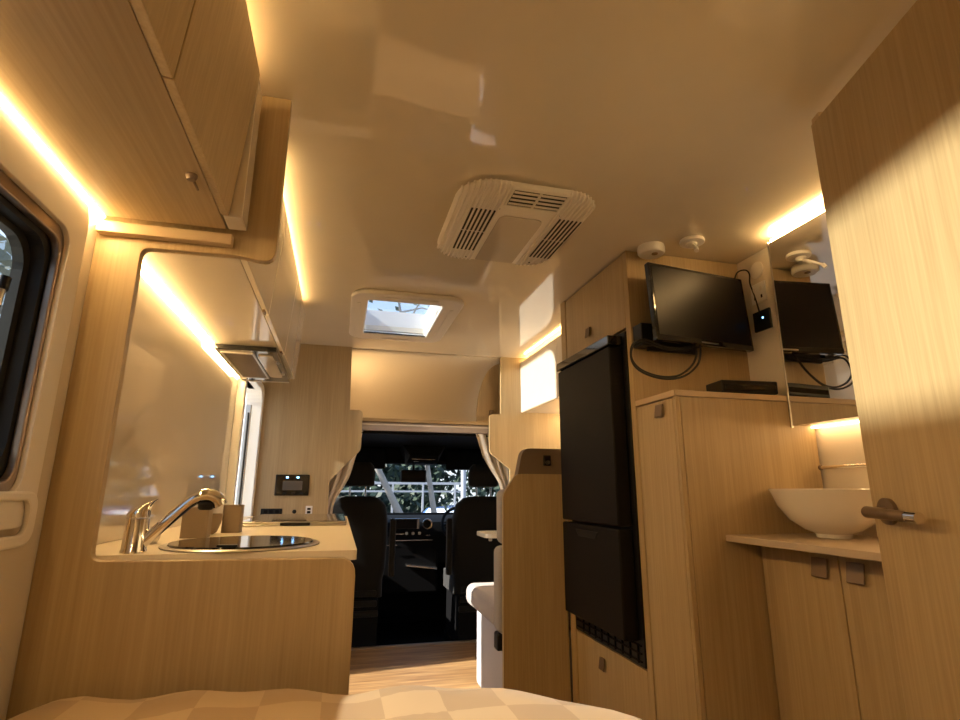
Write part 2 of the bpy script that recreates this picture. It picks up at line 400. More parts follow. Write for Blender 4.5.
# ------------------------------------------------------------------ overhead cabinets on the left
def overhead(name, y0, y1, splits, label, ends, latch=None, under='oak_y', dm='oak'):
    t = thing(name, (-.38, (y0 + y1) / 2, 1.6), label, 'overhead cabinet')
    MB().plate([[(-.505, 1.60), (-.272, 1.60), (-.247, 1.945), (-.505, 1.945)]], 'y', y0, y1).build('body', M[under], t, bevel=.001)
    for a, b in zip(splits, splits[1:]):
        g = .0018
        dd = MB().plate([[(-.2715, 1.6005), (-.2555, 1.5985), (-.2275, 1.950), (-.2455, 1.950)]], 'y', a + g, b - g).build('door', M[dm], t, bevel=.0015)
    return t
oc = overhead('rear_overhead_cabinet', -.95, 1.175, (-.95, .0, .715, 1.11), 'large pale oak overhead cabinet above the near side window', True)
bx(-.268, -.231, 1.113, 1.174, 1.6, 1.95).build('end_filler', M['cream'], oc, bevel=.002)
lt = MB().lathe([(.010, 0), (.010, -.004), (.007, -.010), (.001, -.011)], (-.292, .965, 1.600), 20)
lt.box(-.294, -.290, .972, 1.012, 1.595, 1.599, bev=.001)
lt.build('push_latch', M['brown_handle'], oc, smooth=True, label='small bronze push latch')
ok = overhead('kitchen_overhead_cabinet', YK + .026, 2.86, (YK + .026, 1.78, 2.32, 2.855), 'glossy cream overhead cabinet above the splashback, with the range hood in its underside', True, under='cream', dm='cream')
for y in (1.72, 2.26): bx(-.268, -.2595, y, y + .035, 1.590, 1.5985).build('push_latch', M['brown_handle'], ok, bevel=.001)
# light strips
def led(x0, x1, y0, y1, z0, z1, label, mat='led'):
    t = thing('led_strip', ((x0 + x1) / 2, (y0 + y1) / 2, z0), label, 'light strip', 'warm LED light strips of the cabin')
    bx(x0, x1, y0, y1, z0, z1).build('diffuser', M[mat], t)
    return t
def led_wedge(y0, y1, label, w=.022):
    t = thing('led_strip', (XL + .01, (y0 + y1) / 2, 1.59), label, 'light strip', 'warm LED light strips of the cabin')
    MB().plate([[(XL + .001, 1.6), (XL + .001, 1.605 - w), (XL + .006, 1.603 - w), (XL + w, 1.596), (XL + w + .002, 1.6)]], 'y', y0, y1).build('diffuser', M['led'], t)
    MB().plate([[(XL + .001, 1.6012), (XL + .0235, 1.6012), (XL + .0235, 1.6075), (XL + .001, 1.6075)]], 'y', y0, y1).build('channel', M['steel'], t)
    return t
led_wedge(-.9, 1.18, 'glowing warm light strip along the wall above the near side window')
led_wedge(YK + .03, 2.84, 'glowing warm light strip above the splashback, running to the range hood')
led(-.262, -.249, YK + .2, 2.70, 1.9462, 1.955, 'glowing warm light strip on top of the kitchen overhead cabinet, at the ceiling', 'led_mid')
led(-.300, -.287, -.9, 1.10, 1.9462, 1.955, 'glowing warm light strip on top of the large overhead cabinet, at the ceiling', 'led_mid')

# range hood
rh = thing('range_hood', (-.38, 2.52, 1.57), 'small dark range hood set under the far end of the kitchen overhead cabinet', 'range hood')
MB().plate([[(-.503, 2.20), (-.275, 2.20), (-.275, 2.84), (-.503, 2.84)]], 'z', 1.578, 1.5985).build('housing', M['blackgloss'], rh, bevel=.003)
bx(-.500, -.278, 2.832, 2.845, 1.574, 1.597).build('front_lip', M['cream'], rh, bevel=.002)
MB().plate([rr(-.486, -.362, 2.235, 2.75, .006), rr(-.478, -.37, 2.25, 2.73, .004)], 'z', 1.573, 1.580).build('filter_frame', M['steel'], rh, bevel=.001)
MB().plate([rr(-.478, -.37, 2.25, 2.73, .004)], 'z', 1.5755, 1.580).build('filter', M['filter'], rh)
MB().plate([rr(-.352, -.295, 2.26, 2.70, .02)], 'z', 1.572, 1.580).build('lamp_cover', M['acgloss'], rh, bevel=.002, label='cloudy lamp cover')
bx(-.292, -.281, 2.36, 2.40, 1.572, 1.579).build('switch', M['steel'], rh, bevel=.002)
bx(-.292, -.281, 2.60, 2.64, 1.572, 1.579).build('switch', M['steel'], rh, bevel=.002)

# ------------------------------------------------------------------ control things on the left partition
cp = thing('control_panel', (-.28, YP - .01, 1.01), 'black control panel with a small display on the front partition', 'control panel')
bx(-.380, -.180, YP - .014, YP - .001, 1.012, 1.138, bev=.004).build('housing', M['blackgloss'], cp)
bx(-.335, -.220, YP - .0155, YP - .0142, 1.045, 1.100).build('display', M['disp'], cp)
for x in (-.318, -.256): bx(x, x + .014, YP - .0155, YP - .0142, 1.117, 1.126).build('indicator', M['led_small'], cp)
for x in (-.33, -.28, -.23): bx(x, x + .02, YP - .0165, YP - .0142, 1.022, 1.032).build('button', M['black'], cp, bevel=.001)
sw = thing('switch_strip', (-.385, YP - .01, .88), 'black strip of three small switches on the partition just above the hob', 'switch')
bx(-.448, -.326, YP - .010, YP - .001, .898, .936, bev=.003).build('plate', M['black'], sw)
for x in (-.43, -.40, -.365): bx(x, x + .022, YP - .014, YP - .0102, .906, .928, bev=.002).build('rocker', M['cabdark'], sw)
tag(MB().lathe([(.012, 0), (.012, -.006), (.008, -.009), (.001, -.009)], (-.255, YP - .001, .917), 20, 'y').build('round_socket', M['black'], smooth=True), 'tiny black round socket between the switch strip and white socket', 'socket')
so = thing('wall_socket', (-.17, YP - .01, .875), 'small white socket plate on the partition near the left curtain', 'socket')
bx(-.190, -.150, YP - .009, YP - .001, .893, .951, bev=.002).build('plate', M['white'], so)
bx(-.180, -.160, YP - .011, YP - .0092, .906, .921).build('port', M['black'], so)
bx(-.180, -.160, YP - .011, YP - .0092, .927, .939).build('port', M['black'], so)

# ------------------------------------------------------------------ skylight
sl = struct(MB().plate([rr(.0, .56, 2.455, 3.275, .09), rr(SKX0, SKX1, SKY0, SKY1, .015)], 'z', 1.955, CE).build('window_2', M['plastic'], bevel=.010), 'roof skylight with a cream rounded frame, trees seen through it', 'window')
MB().plate([rr(SKX0 - .01, SKX1 + .01, SKY0 - .01, SKY1 + .01, .015), rr(SKX0, SKX1, SKY0, SKY1, .012)], 'z', CE + .0305, CE + .125).build('well', M['white'], sl, label='white skylight well')
MB().plate([rr(SKX0 - .005, SKX1 + .005, SKY0 - .006, SKY0 + .006, .002)], 'z', 1.972, 1.976).build('blind_edge', M['black'], sl)
bx(SKX0, SKX1, SKY1 - .006, SKY1, 1.960, 1.966).build('blind_edge', M['black'], sl)
MB().plate([rr(SKX0 - .05, SKX1 + .05, SKY0 - .05, SKY1 + .05, .05)], 'z', CE + .126, CE + .131).build('pane', M['sky_glass'], sl)
for y0, y1, x0, x1 in ((3.215, 3.235, .20, .36), (2.485, 2.50, .15, .42)): bx(x0, x1, y0, y1, 1.950, 1.956, bev=.002).build('grip', M['plastic'], sl)
for x0, x1 in ((.03, .05), (.50, .52)): bx(x0, x1, 2.6, 3.1, 1.951, 1.956, bev=.002).build('side_groove', M['plastic'], sl)

# ------------------------------------------------------------------ ceiling air conditioner
ac = thing('air_conditioner', (.527, 1.66, CE), 'cream ribbed ceiling air conditioner unit between skylight and camera', 'air conditioner')
AX0, AX1, AY0, AY1 = .302, .768, 1.395, 1.955
def ring(ins, z, r=.12):
    return [Vector((u, v, z)) for u, v in rr(AX0 + ins, AX1 - ins, AY0 + ins, AY1 - ins, max(r - ins * .6, .02), 8)]
MB().loft([ring(.030, CE - .0005), ring(.018, 1.970), ring(.0, 1.966), ring(.0, 1.960), ring(.006, 1.953), ring(.020, 1.949)]).build('housing', M['ac'], ac, smooth=True)
def halfw(x):     # Y span of the rounded outline at x
    r = .11; e = 0
    if x < AX0 + r: e = r - math.sqrt(max(0, r * r - (AX0 + r - x) ** 2))
    if x > AX1 - r: e = r - math.sqrt(max(0, r * r - (x - AX1 + r) ** 2))
    return AY0 + e, AY1 - e
def ribs(xs):
    b = MB()
    for x in xs:
        y0, y1 = halfw(x)
        zz = 1.9475 if AX0 + .02 < x < AX1 - .02 else 1.9535
        p = [(x, y0 + .001, 1.966), (x, y0 + .002, 1.957), (x, y0 + .012, zz + .001), (x, y0 + .025, zz), (x, y1 - .025, zz), (x, y1 - .012, zz + .001), (x, y1 - .002, 1.957), (x, y1 - .001, 1.966)]
        b.tube(p, .0042, 6)
    return b
SX = .0152
ribs([AX0 + .011 + k * SX for k in range(10)]).build('left_ribs', M['ac'], ac, smooth=True)
ribs([AX1 - .011 - k * SX for k in range(8)]).build('right_ribs', M['ac'], ac, smooth=True)
for x0 in (AX0 + .011 + 3 * SX, AX1 - .011 - 6 * SX):
    b = MB()
    for ya, yb in ((1.548, 1.698), (1.708, 1.856)):
        for k in range(6): b.box(x0 + k * SX + .0042, x0 + (k + 1) * SX - .0042, ya, yb, 1.9455, 1.9485)
    b.build('intake_slots', M['dimple'], ac, label='dark intake slots')
MB().plate([roundpoly([(.470, 1.572), (.624, 1.572), (.624, 1.935), (.470, 1.935)], [.03, .03, .005, .005])], 'z', 1.9462, 1.950).build('centre_panel', M['acgloss'], ac, bevel=.0012)
bx(.465, .643, 1.403, 1.500, 1.947, 1.951).build('louvre_box', M['black'], ac)
for k in range(4):
    y = 1.412 + k * .0225
    for x0, x1 in ((.469, .549), (.559, .639)):
        bx(x0, x1, y, y + .0095, 1.9435, 1.9450, rot=(-.12, 'X')).build('louvre_slat', M['ac'], ac)
MB().plate([rr(.460, .648, 1.399, 1.505, .004), rr(.467, .641, 1.405, 1.498, .002)], 'z', 1.9435, 1.951).build('louvre_frame', M['ac'], ac, bevel=.0012)
bx(.550, .558, 1.405, 1.498, 1.9435, 1.949).build('louvre_bar', M['ac'], ac)
for x, y in ((.452, 1.530), (.665, 1.525), (.43, 1.92), (.69, 1.91)):
    MB().lathe([(.0035, 0), (.0035, -.002), (.001, -.002)], (x, y, 1.9475), 12).build('screw', M['dimple'], ac)

# ------------------------------------------------------------------ smoke alarm and reading lamp
sa = thing('smoke_alarm', (1.13, 1.73, CE), 'round white smoke alarm on the ceiling near the fridge cabinet', 'smoke alarm')
MB().lathe([(.050, -.001), (.052, -.012), (.052, -.026), (.046, -.034), (.001, -.036)], (1.125, 1.715, CE), 40).build('housing', M['white'], sa, smooth=True)
MB().lathe([(.012, -.0355), (.012, -.038), (.001, -.038)], (1.13, 1.70, CE), 20).build('test_button', M['brown_handle'], sa, smooth=True)
cl = thing('ceiling_spotlight', (1.245, 1.62, CE), 'white round ceiling fitting with a short swivel arm above the television', 'spotlight')
MB().lathe([(.044, -.001), (.046, -.008), (.044, -.014), (.030, -.017), (.001, -.017)], (1.245, 1.625, CE), 40).build('base', M['white'], cl, smooth=True)
MB().lathe([(.020, -.017), (.021, -.024), (.014, -.034), (.001, -.036)], (1.238, 1.62, CE), 24).build('swivel', M['white'], cl, smooth=True)
MB().tube([(1.236, 1.612, 1.948), (1.222, 1.585, 1.932), (1.206, 1.555, 1.908)], [.009, .006, .005], 12).build('arm', M['white'], cl, smooth=True)
MB().tube([(1.207, 1.556, 1.911), (1.203, 1.549, 1.896)], .008, 12).build('tip', M['white'], cl, smooth=True)

# ------------------------------------------------------------------ right side: fridge block
XA = 1.045
fc = thing('fridge_surround', (1.3, 2.1, 0), 'tall pale oak housing around the black fridge', 'cabinet')
bx(XA - .003, 1.59, 2.375, 2.43, 0., CE - .002).build('side_panel', M['oak'], fc, bevel=.0015)
bx(XA, 1.59, 1.768, 1.802, 0., CE - .002).build('side_panel', M['oak'], fc, bevel=.0015)
bx(XA + .02, 1.59, 1.804, 2.373, 1.662, CE - .004).build('top_box', M['oak'], fc)
fd = bx(XA, XA + .018, 1.804, 2.371, 1.668, CE - .006).build('door', M['oak'], fc, bevel=.0015)
def pull(par, x, y, z, s=.022, axis='x'):
    b = MB()
    b.box(x - .005, x, y - s * .55, y + s * .55, z - s * .2, z + s, bev=.0015)
    b.box(x - .011, x - .006, y - s, y + s, z - s, z + s, bev=.002, rot=(.16, 'Y'))
    return b.build('handle', M['brown_handle'], par, bevel=.0015, label='square bronze handle')
pull(fd, XA, 2.12, 1.738)
# drawer under the fridge
bx(XA + .02, 1.59, 1.804, 2.373, .03, .455).build('lower_box', M['oak'], fc)
fl = bx(XA, XA + .018, 1.804, 2.371, .05, .458).build('drawer', M['oak'], fc, bevel=.0015)
pull(fl, XA, 2.125, .392)
fr = thing('fridge', (1.3, 2.08, .47), 'tall black two-door fridge set in the pale oak housing', 'fridge')
bx(XA - .004, 1.58, 1.804, 2.371, .465, 1.655).build('body', M['black'], fr, bevel=.002)
FX = .982
bx(FX, XA - .006, 1.830, 2.345, .925, 1.598, bev=.006).build('upper_door', M['fridge'], fr)
bx(FX, XA - .006, 1.830, 2.345, .545, .915, bev=.006).build('lower_door', M['fridge'], fr)
bx(FX - .006, XA - .005, 1.824, 2.350, 1.602, 1.640, bev=.004).build('control_strip', M['blackgloss'], fr, label='gloss black control strip')
b = MB(); b.plate([[(1.99, .893), (2.20, .893), (2.17, .866), (2.02, .866)]], 'x', FX - .004, FX + .002); b.build('door_grip', M['black'], fr, bevel=.002)
b = MB()
for k in range(9): b.box(XA - .010, XA - .004, 1.84 + k * .055, 1.845 + k * .055, .475, .535)
for z in (.48, .505, .53): b.box(XA - .010, XA - .004, 1.82, 2.35, z, z + .004)
b.build('vent_grille', M['cabdark'], fr)

# cabinet under the television
YT = 1.54
tc_ = thing('television_cabinet', (1.3, 1.65, 0), 'pale oak tall cupboard under the television, beside the fridge', 'cabinet')
bx(XA + .022, 1.59, YT + .002, 1.766, 0.02, 1.352).build('body', M['oak'], tc_)
bx(XA + .020, 1.59, YT - .016, YT, 0.0, 1.352).build('end_panel', M['oak'], tc_, bevel=.0015)
dd = bx(XA + .002, XA + .020, YT + .002, 1.764, .03, 1.348).build('door', M['oak'], tc_, bevel=.0015)
pull(dd, XA + .002, 1.612, 1.315)
bx(XA + .002, XA + .018, YT - .016, YT - .001, 0.0, 1.352).build('corner_post', M['oak'], tc_, bevel=.0015)
bx(XA - .002, 1.59, YT - .019, 1.766, 1.353, 1.373).build('top', M['edge'], tc_, bevel=.002)

# alcove behind the television
tag(bx(XA + .0, 1.59, 1.800, 1.812, 1.374, CE - .003).build('alcove_back_panel', M['oak']), 'pale oak panel behind the television', 'panel') if False else None
tag(bx(1.560, 1.592, 1.37 + .18, 1.766, 1.375, CE - .003).build('alcove_side_panel', M['cream'], bevel=.001), 'cream side panel right of the television, carrying the socket', 'panel')
ap = thing('power_outlet', (1.558, 1.66, 1.76), 'white double power outlet on the side panel right of the television', 'outlet')
bx(1.552, 1.559, 1.625, 1.70, 1.770, 1.850, bev=.002).build('plate', M['white'], ap)
for y in (1.645, 1.68): bx(1.550, 1.5515, y - .006, y + .006, 1.815, 1.832, bev=.0005).build('rocker', M['plastic'], ap)
for y in (1.645, 1.68): bx(1.5508, 1.5516, y - .004, y + .004, 1.785, 1.798).build('slots', M['black'], ap)
tag(MB().lathe([(.034, 0), (.034, -.003), (.030, -.005), (.001, -.005)], (1.559, 1.66, 1.905), 30, 'x').build('round_cover_plate', M['plastic'], smooth=True), 'round cream cover plate above the power outlet', 'cover plate')
bs = thing('booster_switch', (1.556, 1.665, 1.66), 'black switch box with a tiny blue light right of the television', 'switch')
bx(1.548, 1.559, 1.615, 1.70, 1.655, 1.735, bev=.003).build('housing', M['black'], bs)
bx(1.5465, 1.5478, 1.645, 1.651, 1.700, 1.706).build('indicator', M['led_small'], bs)

# television
tv = thing('television', (1.31, 1.70, 1.58), 'black flat television on a wall bracket above the pale oak cupboard', 'television')
TR = (math.radians(-4), 'X'); pv = (1.30, 1.69, 1.735); TV0 = set(bpy.data.objects)
bx(1.067, 1.530, 1.675, 1.700, 1.578, 1.885, bev=.004, rot=TR, pivot=pv).build('bezel', M['blackgloss'], tv)
bx(1.079, 1.518, 1.6735, 1.6745, 1.598, 1.872, rot=TR, pivot=pv).build('screen', M['screen'], tv)
bx(1.12, 1.49, 1.700, 1.722, 1.60, 1.84, bev=.01, rot=TR, pivot=pv).build('back_housing', M['black'], tv)
bx(1.27, 1.35, 1.6725, 1.6742, 1.583, 1.589, rot=TR, pivot=pv).build('badge', M['steel'], tv)
Tm = Matrix.Translation(pv) @ Matrix.Rotation(math.radians(7), 4, 'Z') @ Matrix.Translation(-Vector(pv))
for o in list(tv.children):
    W = tv.location + o.location; me = o.data
    for v in me.vertices: v.co = Tm @ (v.co + W) - W
tvb = thing('television_bracket', (1.1, 1.72, 1.55), 'black wall bracket at the lower left behind the television', 'bracket')
bx(1.052, 1.10, 1.705, 1.767, 1.575, 1.66, bev=.003).build('wall_plate', M['black'], tvb)
bx(1.09, 1.30, 1.726, 1.742, 1.56, 1.60, bev=.003).build('arm', M['black'], tvb)
b = MB()
for pts in ([(1.31, 1.70, 1.588), (1.22, 1.69, 1.560), (1.13, 1.68, 1.556), (1.05, 1.68, 1.575), (1.005, 1.69, 1.560), (.995, 1.69, 1.515), (1.03, 1.69, 1.475), (1.10, 1.68, 1.452), (1.17, 1.67, 1.458), (1.23, 1.67, 1.50), (1.26, 1.68, 1.55), (1.262, 1.70, 1.588)],
            [(1.29, 1.695, 1.588), (1.20, 1.685, 1.566), (1.12, 1.675, 1.566), (1.045, 1.672, 1.584), (.998, 1.68, 1.565), (.988, 1.68, 1.51), (1.02, 1.68, 1.468), (1.10, 1.67, 1.442), (1.18, 1.66, 1.452), (1.245, 1.66, 1.50), (1.275, 1.675, 1.56), (1.28, 1.69, 1.588)]):
    b.tube(smooth_path(pts, 8), .0040, 8)
tag(b.build('television_cable', M['rubber'], smooth=True), 'looping black cable bundle hanging under the television', 'cable')
pth = smooth_path([(1.49, 1.715, 1.868), (1.50, 1.70, 1.905), (1.53, 1.69, 1.915), (1.548, 1.69, 1.90), (1.550, 1.695, 1.86), (1.552, 1.68, 1.80), (1.549, 1.662, 1.722)], 8)
tag(MB().tube(pth, .003, 8).build('aerial_cable', M['rubber'], smooth=True), 'thin black cable over the right top corner of the television', 'cable')
dv = thing('media_player', (1.30, 1.60, 1.374), 'flat black media player on the cupboard top below the television', 'media player')
bx(1.265, 1.478, 1.550, 1.650, 1.380, 1.426, bev=.004, rot=(math.radians(-6), 'Z')).build('case', M['black'], dv)
bx(1.275, 1.468, 1.5465, 1.5495, 1.392, 1.410, bev=.001, rot=(math.radians(-6), 'Z'), pivot=(1.37, 1.60, 1.40)).build('front_panel', M['blackgloss'], dv)
for x in (1.295, 1.445):
    for y in (1.58, 1.63): MB().lathe([(.006, 0), (.006, .006), (.001, .006)], (x, y, 1.374), 12).build('foot', M['rubber'], dv)

# mirror cabinet
mc = thing('mirror_cabinet', (1.55, 1.2, 1.27), 'mirror-fronted wall cabinet over the basin, reflecting the television', 'mirror cabinet')
bx(1.497, 1.598, .35, 1.517, 1.270, 1.948).build('body', M['oak'], mc, bevel=.0015)
bx(1.4900, 1.4955,   .352, 1.5165, 1.268, 1.945).build('mirror_door', M['mirror'], mc)
bx(1.487, 1.4965, 1.5168, 1.5205, 1.262, 1.95).build('edge_trim', M['steel'], mc)
led(1.499, 1.516, .36, 1.515, 1.9488, 1.961, 'glowing warm light strip on top of the mirror cabinet')
led(1.57, 1.585, .36, 1.52, 1.262, 1.2685, 'warm light strip under the mirror cabinet, lighting the basin wall', 'led_soft')

# vanity
vn = thing('vanity_cabinet', (1.45, 1.1, 0), 'pale oak basin cupboard with two doors beside the open door', 'cabinet')
bx(1.325, 1.595, .35, 1.520, .05, .896).build('body', M['oak'], vn)
for a, b2, hy in ((1.240, 1.517, 1.295), (.955, 1.237, 1.185), (.66, .952, .90)):
    dd = bx(1.307, 1.324, a, b2, .06, .892).build('door', M['oak'], vn, bevel=.0015)
    pull(dd, 1.307, hy, .846, .026)
bx(1.34, 1.59, .36, 1.515, 0., .05).build('plinth', M['black'], vn)
tag(bx(1.184, 1.597, .35, 1.521, .8975, .917, bev=.002).build('vanity_worktop', M['vanitytop']), 'thin beige vanity worktop carrying the bowl basin', 'worktop')
bs_ = thing('basin', (1.432, 1.358, .917), 'white round bowl basin standing on the beige vanity worktop', 'basin')
R = 1.0
MB().lathe([(.045, .0005), (.047, .006), (.049, .012), (.078, .024), (.113, .050), (.141, .090), (.157, .132), (.161, .139), (.1575, .141), (.151, .132), (.133, .090), (.105, .054), (.07, .034), (.03, .022), (.001, .020)], (1.432, 1.358, .917), 64, cap=False).build('bowl', M['porcelain'], bs_, smooth=True)
MB().lathe([(.020, .0215), (.020, .024), (.001, .025)], (1.432, 1.358, .917), 24).build('drain', M['chrome'], bs_, smooth=True)
tr = thing('towel_rail', (1.57, 1.42, 1.12), 'short chrome towel rail on the wall behind the basin', 'towel rail')
MB().tube([(1.555, 1.49, 1.128), (1.555, 1.20, 1.128)], .006, 12).build('bar', M['chrome'], tr, smooth=True)
for y in (1.475, 1.215): MB().tube([(1.599, y, 1.128), (1.556, y, 1.128)], .006, 10).build('bracket', M['chrome'], tr, smooth=True)
MB().tube([(1.555, 1.492, 1.128), (1.555, 1.486, 1.128)], .0085, 12).build('end_cap', M['brown_handle'], tr, smooth=True)

# open door on the right
D0 = Vector((1.090, .930)); dd_ = Vector((-.2882, -.9576)); nn = Vector((-.9576, .2882))   # free edge, direction to hinge, face normal (to the aisle)
def dpt(s, n, z): q = D0 + dd_ * s + nn * n; return Vector((q.x, q.y, z))
def dprism(s0, s1, n0, n1, z0, z1): return MB().loft([[dpt(s0, n0, z0), dpt(s1, n0, z0), dpt(s1, n1, z0), dpt(s0, n1, z0)], [dpt(s0, n0, z1), dpt(s1, n0, z1), dpt(s1, n1, z1), dpt(s0, n1, z1)]])
dr = struct(dprism(0, .68, -.032, 0, .02, 1.942).build('door_1', M['oak'], bevel=.002), 'open pale oak bathroom door with a bronze lever handle, at the right', 'door')
hnd = MB()
def dcyl(s, z, r, n0, n1, b):
    a = []
    for n in (n0, n1): a.append([dpt(s + r * math.cos(2 * PI * k / 28), n, z + r * math.sin(2 * PI * k / 28)) for k in range(28)])
    b.loft(a)
dcyl(.050, 1.012, .026, .0, .008, hnd); hnd.build('handle_rose', M['brown_handle'], dr, smooth=True)
b = MB(); b.tube([dpt(.050, .008, 1.010), dpt(.054, .040, 1.010)], .010, 14)
lever = [dpt(.045, .040, 1.010), dpt(.056, .042, 1.010), dpt(.10, .043, 1.008), dpt(.158, .042, 1.006)]
b.tube(lever, [.012, .0115, .0105, .010], 16); b.build('lever', M['brown_handle'], dr, smooth=True, label='bronze lever')
MB().tube([dpt(.1585, .042, 1.006), dpt(.184, .041, 1.005)], .0103, 16).build('lever_tip', M['chrome'], dr, smooth=True, label='chrome lever tip')
dprism(.0, .03, -.028, -.004, 1.943, 1.958).build('door_pin', M['edge'], dr)
# wall run the door hangs on
struct(bx(.885, 1.60, .20, .235, 0., CE - .002).build('wall_bathroom', M['oak']), 'pale oak bathroom wall behind the open door', 'wall')

# ------------------------------------------------------------------ dinette
pp = roundpoly([(1.042, 0.), (1.042, 1.125), (.80, 1.125), (.738, 1.03), (.735, 0.)], [0, 0, .05, .06, 0])
tag(MB().plate([pp], 'y', 2.452, 2.474).build('dinette_divider', M['oak'], bevel=.002), 'pale oak dinette end board standing against the black fridge', 'divider board')
hb_ = thing('headrest_panel', (.95, 2.52, 1.1), 'brown padded seat top with a black belt guide above the dinette end board', 'headrest')
hp = roundpoly([(1.09, 1.06), (1.09, 1.247), (.845, 1.247), (.805, 1.06)], [.01, .03, .05, .01])
MB().plate([hp], 'y', 2.478, 2.53).build('pad', M['brownfab'], hb_, bevel=.010)
bx(.945, .985, 2.468, 2.478, 1.165, 1.215, bev=.004).build('belt_guide', M['black'], hb_)
MB().tube([(.965, 2.468, 1.18), (.965, 2.458, 1.18)], .010, 14).build('belt_button', M['steel'], hb_, smooth=True)
bn = thing('dinette_bench', (1.15, 2.9, 0), 'dinette bench with a white panelled base and light grey cushions behind the end board', 'bench')
bx(.805, 1.59, 2.535, 3.235, .0, .408, bev=.03, seg=4).build('base', M['bench'], bn, smooth=True, label='white panelled base')
bx(.745, 1.59, 2.66, 3.262, .411, .530, bev=.045, seg=5).build('seat_cushion', M['lav'], bn, smooth=True)
bx(.742, 1.59, 2.536, 2.655, .411, .79, bev=.03, seg=4).build('lower_backrest', M['lavdark'], bn, smooth=True)
bx(.752, 1.59, 2.536, 2.64, .80, 1.055, bev=.03, seg=4).build('upper_backrest', M['lavdark'], bn, smooth=True)
bx(.748, .79, 2.60, 2.66, .33, .408, bev=.01).build('belt_buckle', M['black'], bn)
tb = thing('dinette_table', (1.2, 3.4, 0), 'small cream table top edge showing beyond the dinette bench', 'table')
MB().plate([rr(.885, 1.59, 3.30, 3.585, (.05, 0, 0, .05))], 'z', .765, .79).build('table_top', M['worktop'], tb, bevel=.003)
bx(.93, .95, 3.40, 3.42, .74, .765, bev=.003).build('catch', M['steel'], tb)
MB().tube([(1.3, 3.45, 0.), (1.3, 3.45, .765)], .03, 20).build('leg', M['steel'], tb, smooth=True)
# right overhead locker
lk = thing('overhead_locker', (1.4, 3., 1.58), 'pale overhead locker above the dinette, its front brightly lit', 'overhead cabinet')
bx(1.230, 1.595, 2.432, YP - .002, 1.585, 1.945).build('body', M['cream'], lk, bevel=.001)
bx(1.213, 1.229, 2.434, 2.90, 1.583, 1.945).build('door', M['plastic'], lk, bevel=.002)
bx(1.213, 1.229, 2.903, YP - .004, 1.583, 1.945).build('door', M['plastic'], lk, bevel=.002)
led(1.565, 1.585, 2.44, 3.58, 1.573, 1.5848, 'assumed warm light strip under the overhead locker, against the right wall', 'led_mid')  # assumed strip, unseen, added to brighten the right partition
led(1.240, 1.250, 2.44, 3.58, 1.9462, 1.9515, 'glowing warm light strip on top of the overhead locker by the front partition', 'led_mid')
# assumed dinette window, unseen, put in for daylight
w3 = struct(MB().plate([rr(RWY0 - .05, RWY1 + .05, RWZ0 - .05, RWZ1 + .05, .06), rr(RWY0, RWY1, RWZ0, RWZ1, .04)], 'x', XR - .012, XR).build('window_3', M['plastic'], bevel=.004), 'assumed dinette side window on the right wall', 'window')
MB().plate([rr(RWY0 - .005, RWY1 + .005, RWZ0 - .005, RWZ1 + .005, .04)], 'x', XR + .036, XR + .042).build('pane', M['tint'], w3)

# ------------------------------------------------------------------ luton above the cab
def lut(u, v):
    x = -.1 + u * 1.36
    a = v * PI / 2
    y = 3.612 + 1.05 * math.sin(a)
    z = CE - .001 - .46 * (1 - math.cos(a))
    return Vector((x, y, z))
struct(MB().grid(lut, 4, 18).build('ceiling_luton', M['lining'], smooth=True, solid=.01), 'curved cream lining of the luton over the cab', 'ceiling')
struct(bx(-.12, 1.36, 3.616, 4.70, 1.49, 1.513).build('trim_1', M['oak_x'], bevel=.002), 'pale oak shelf board over the cab opening', 'shelf')
arc = [(3.616, 1.515)] + [(3.616 + 1.0 * k / 10, 1.515) for k in range(1, 11)] + [(3.616 + 1.0 * math.cos(k / 12 * PI / 2), 1.515 + .44 * math.sin(k / 12 * PI / 2)) for k in range(0, 13)]
lc = thing('luton_cupboard', (1.2, 4., 1.51), 'curved pale side cupboard inside the luton, behind the right partition', 'cupboard')
carc = [(1.36, 1.515), (.925, 1.515)] + [(.925 + .18 * (1 - math.cos(k / 12 * PI / 2)) , 1.56 + .40 * math.sin(k / 12 * PI / 2)) for k in range(13)] + [(1.36, 1.96)]
MB().plate([carc], 'y', 3.72, 3.74).build('front_panel', M['oak'], lc, bevel=.002)
bx(1.015, 1.045, 3.705, 3.72, 1.575, 1.61, bev=.003).build('handle', M['brown_handle'], lc)
struct(bx(-.14, -.10, 3.616, 4.72, 1.49, CE).build('trim_2', M['lining']), 'left end panel of the luton', 'trim')
struct(bx(1.34, 1.38, 3.616, 4.72, 1.49, CE).build('trim_3', M['lining']), 'right end panel of the luton', 'trim')

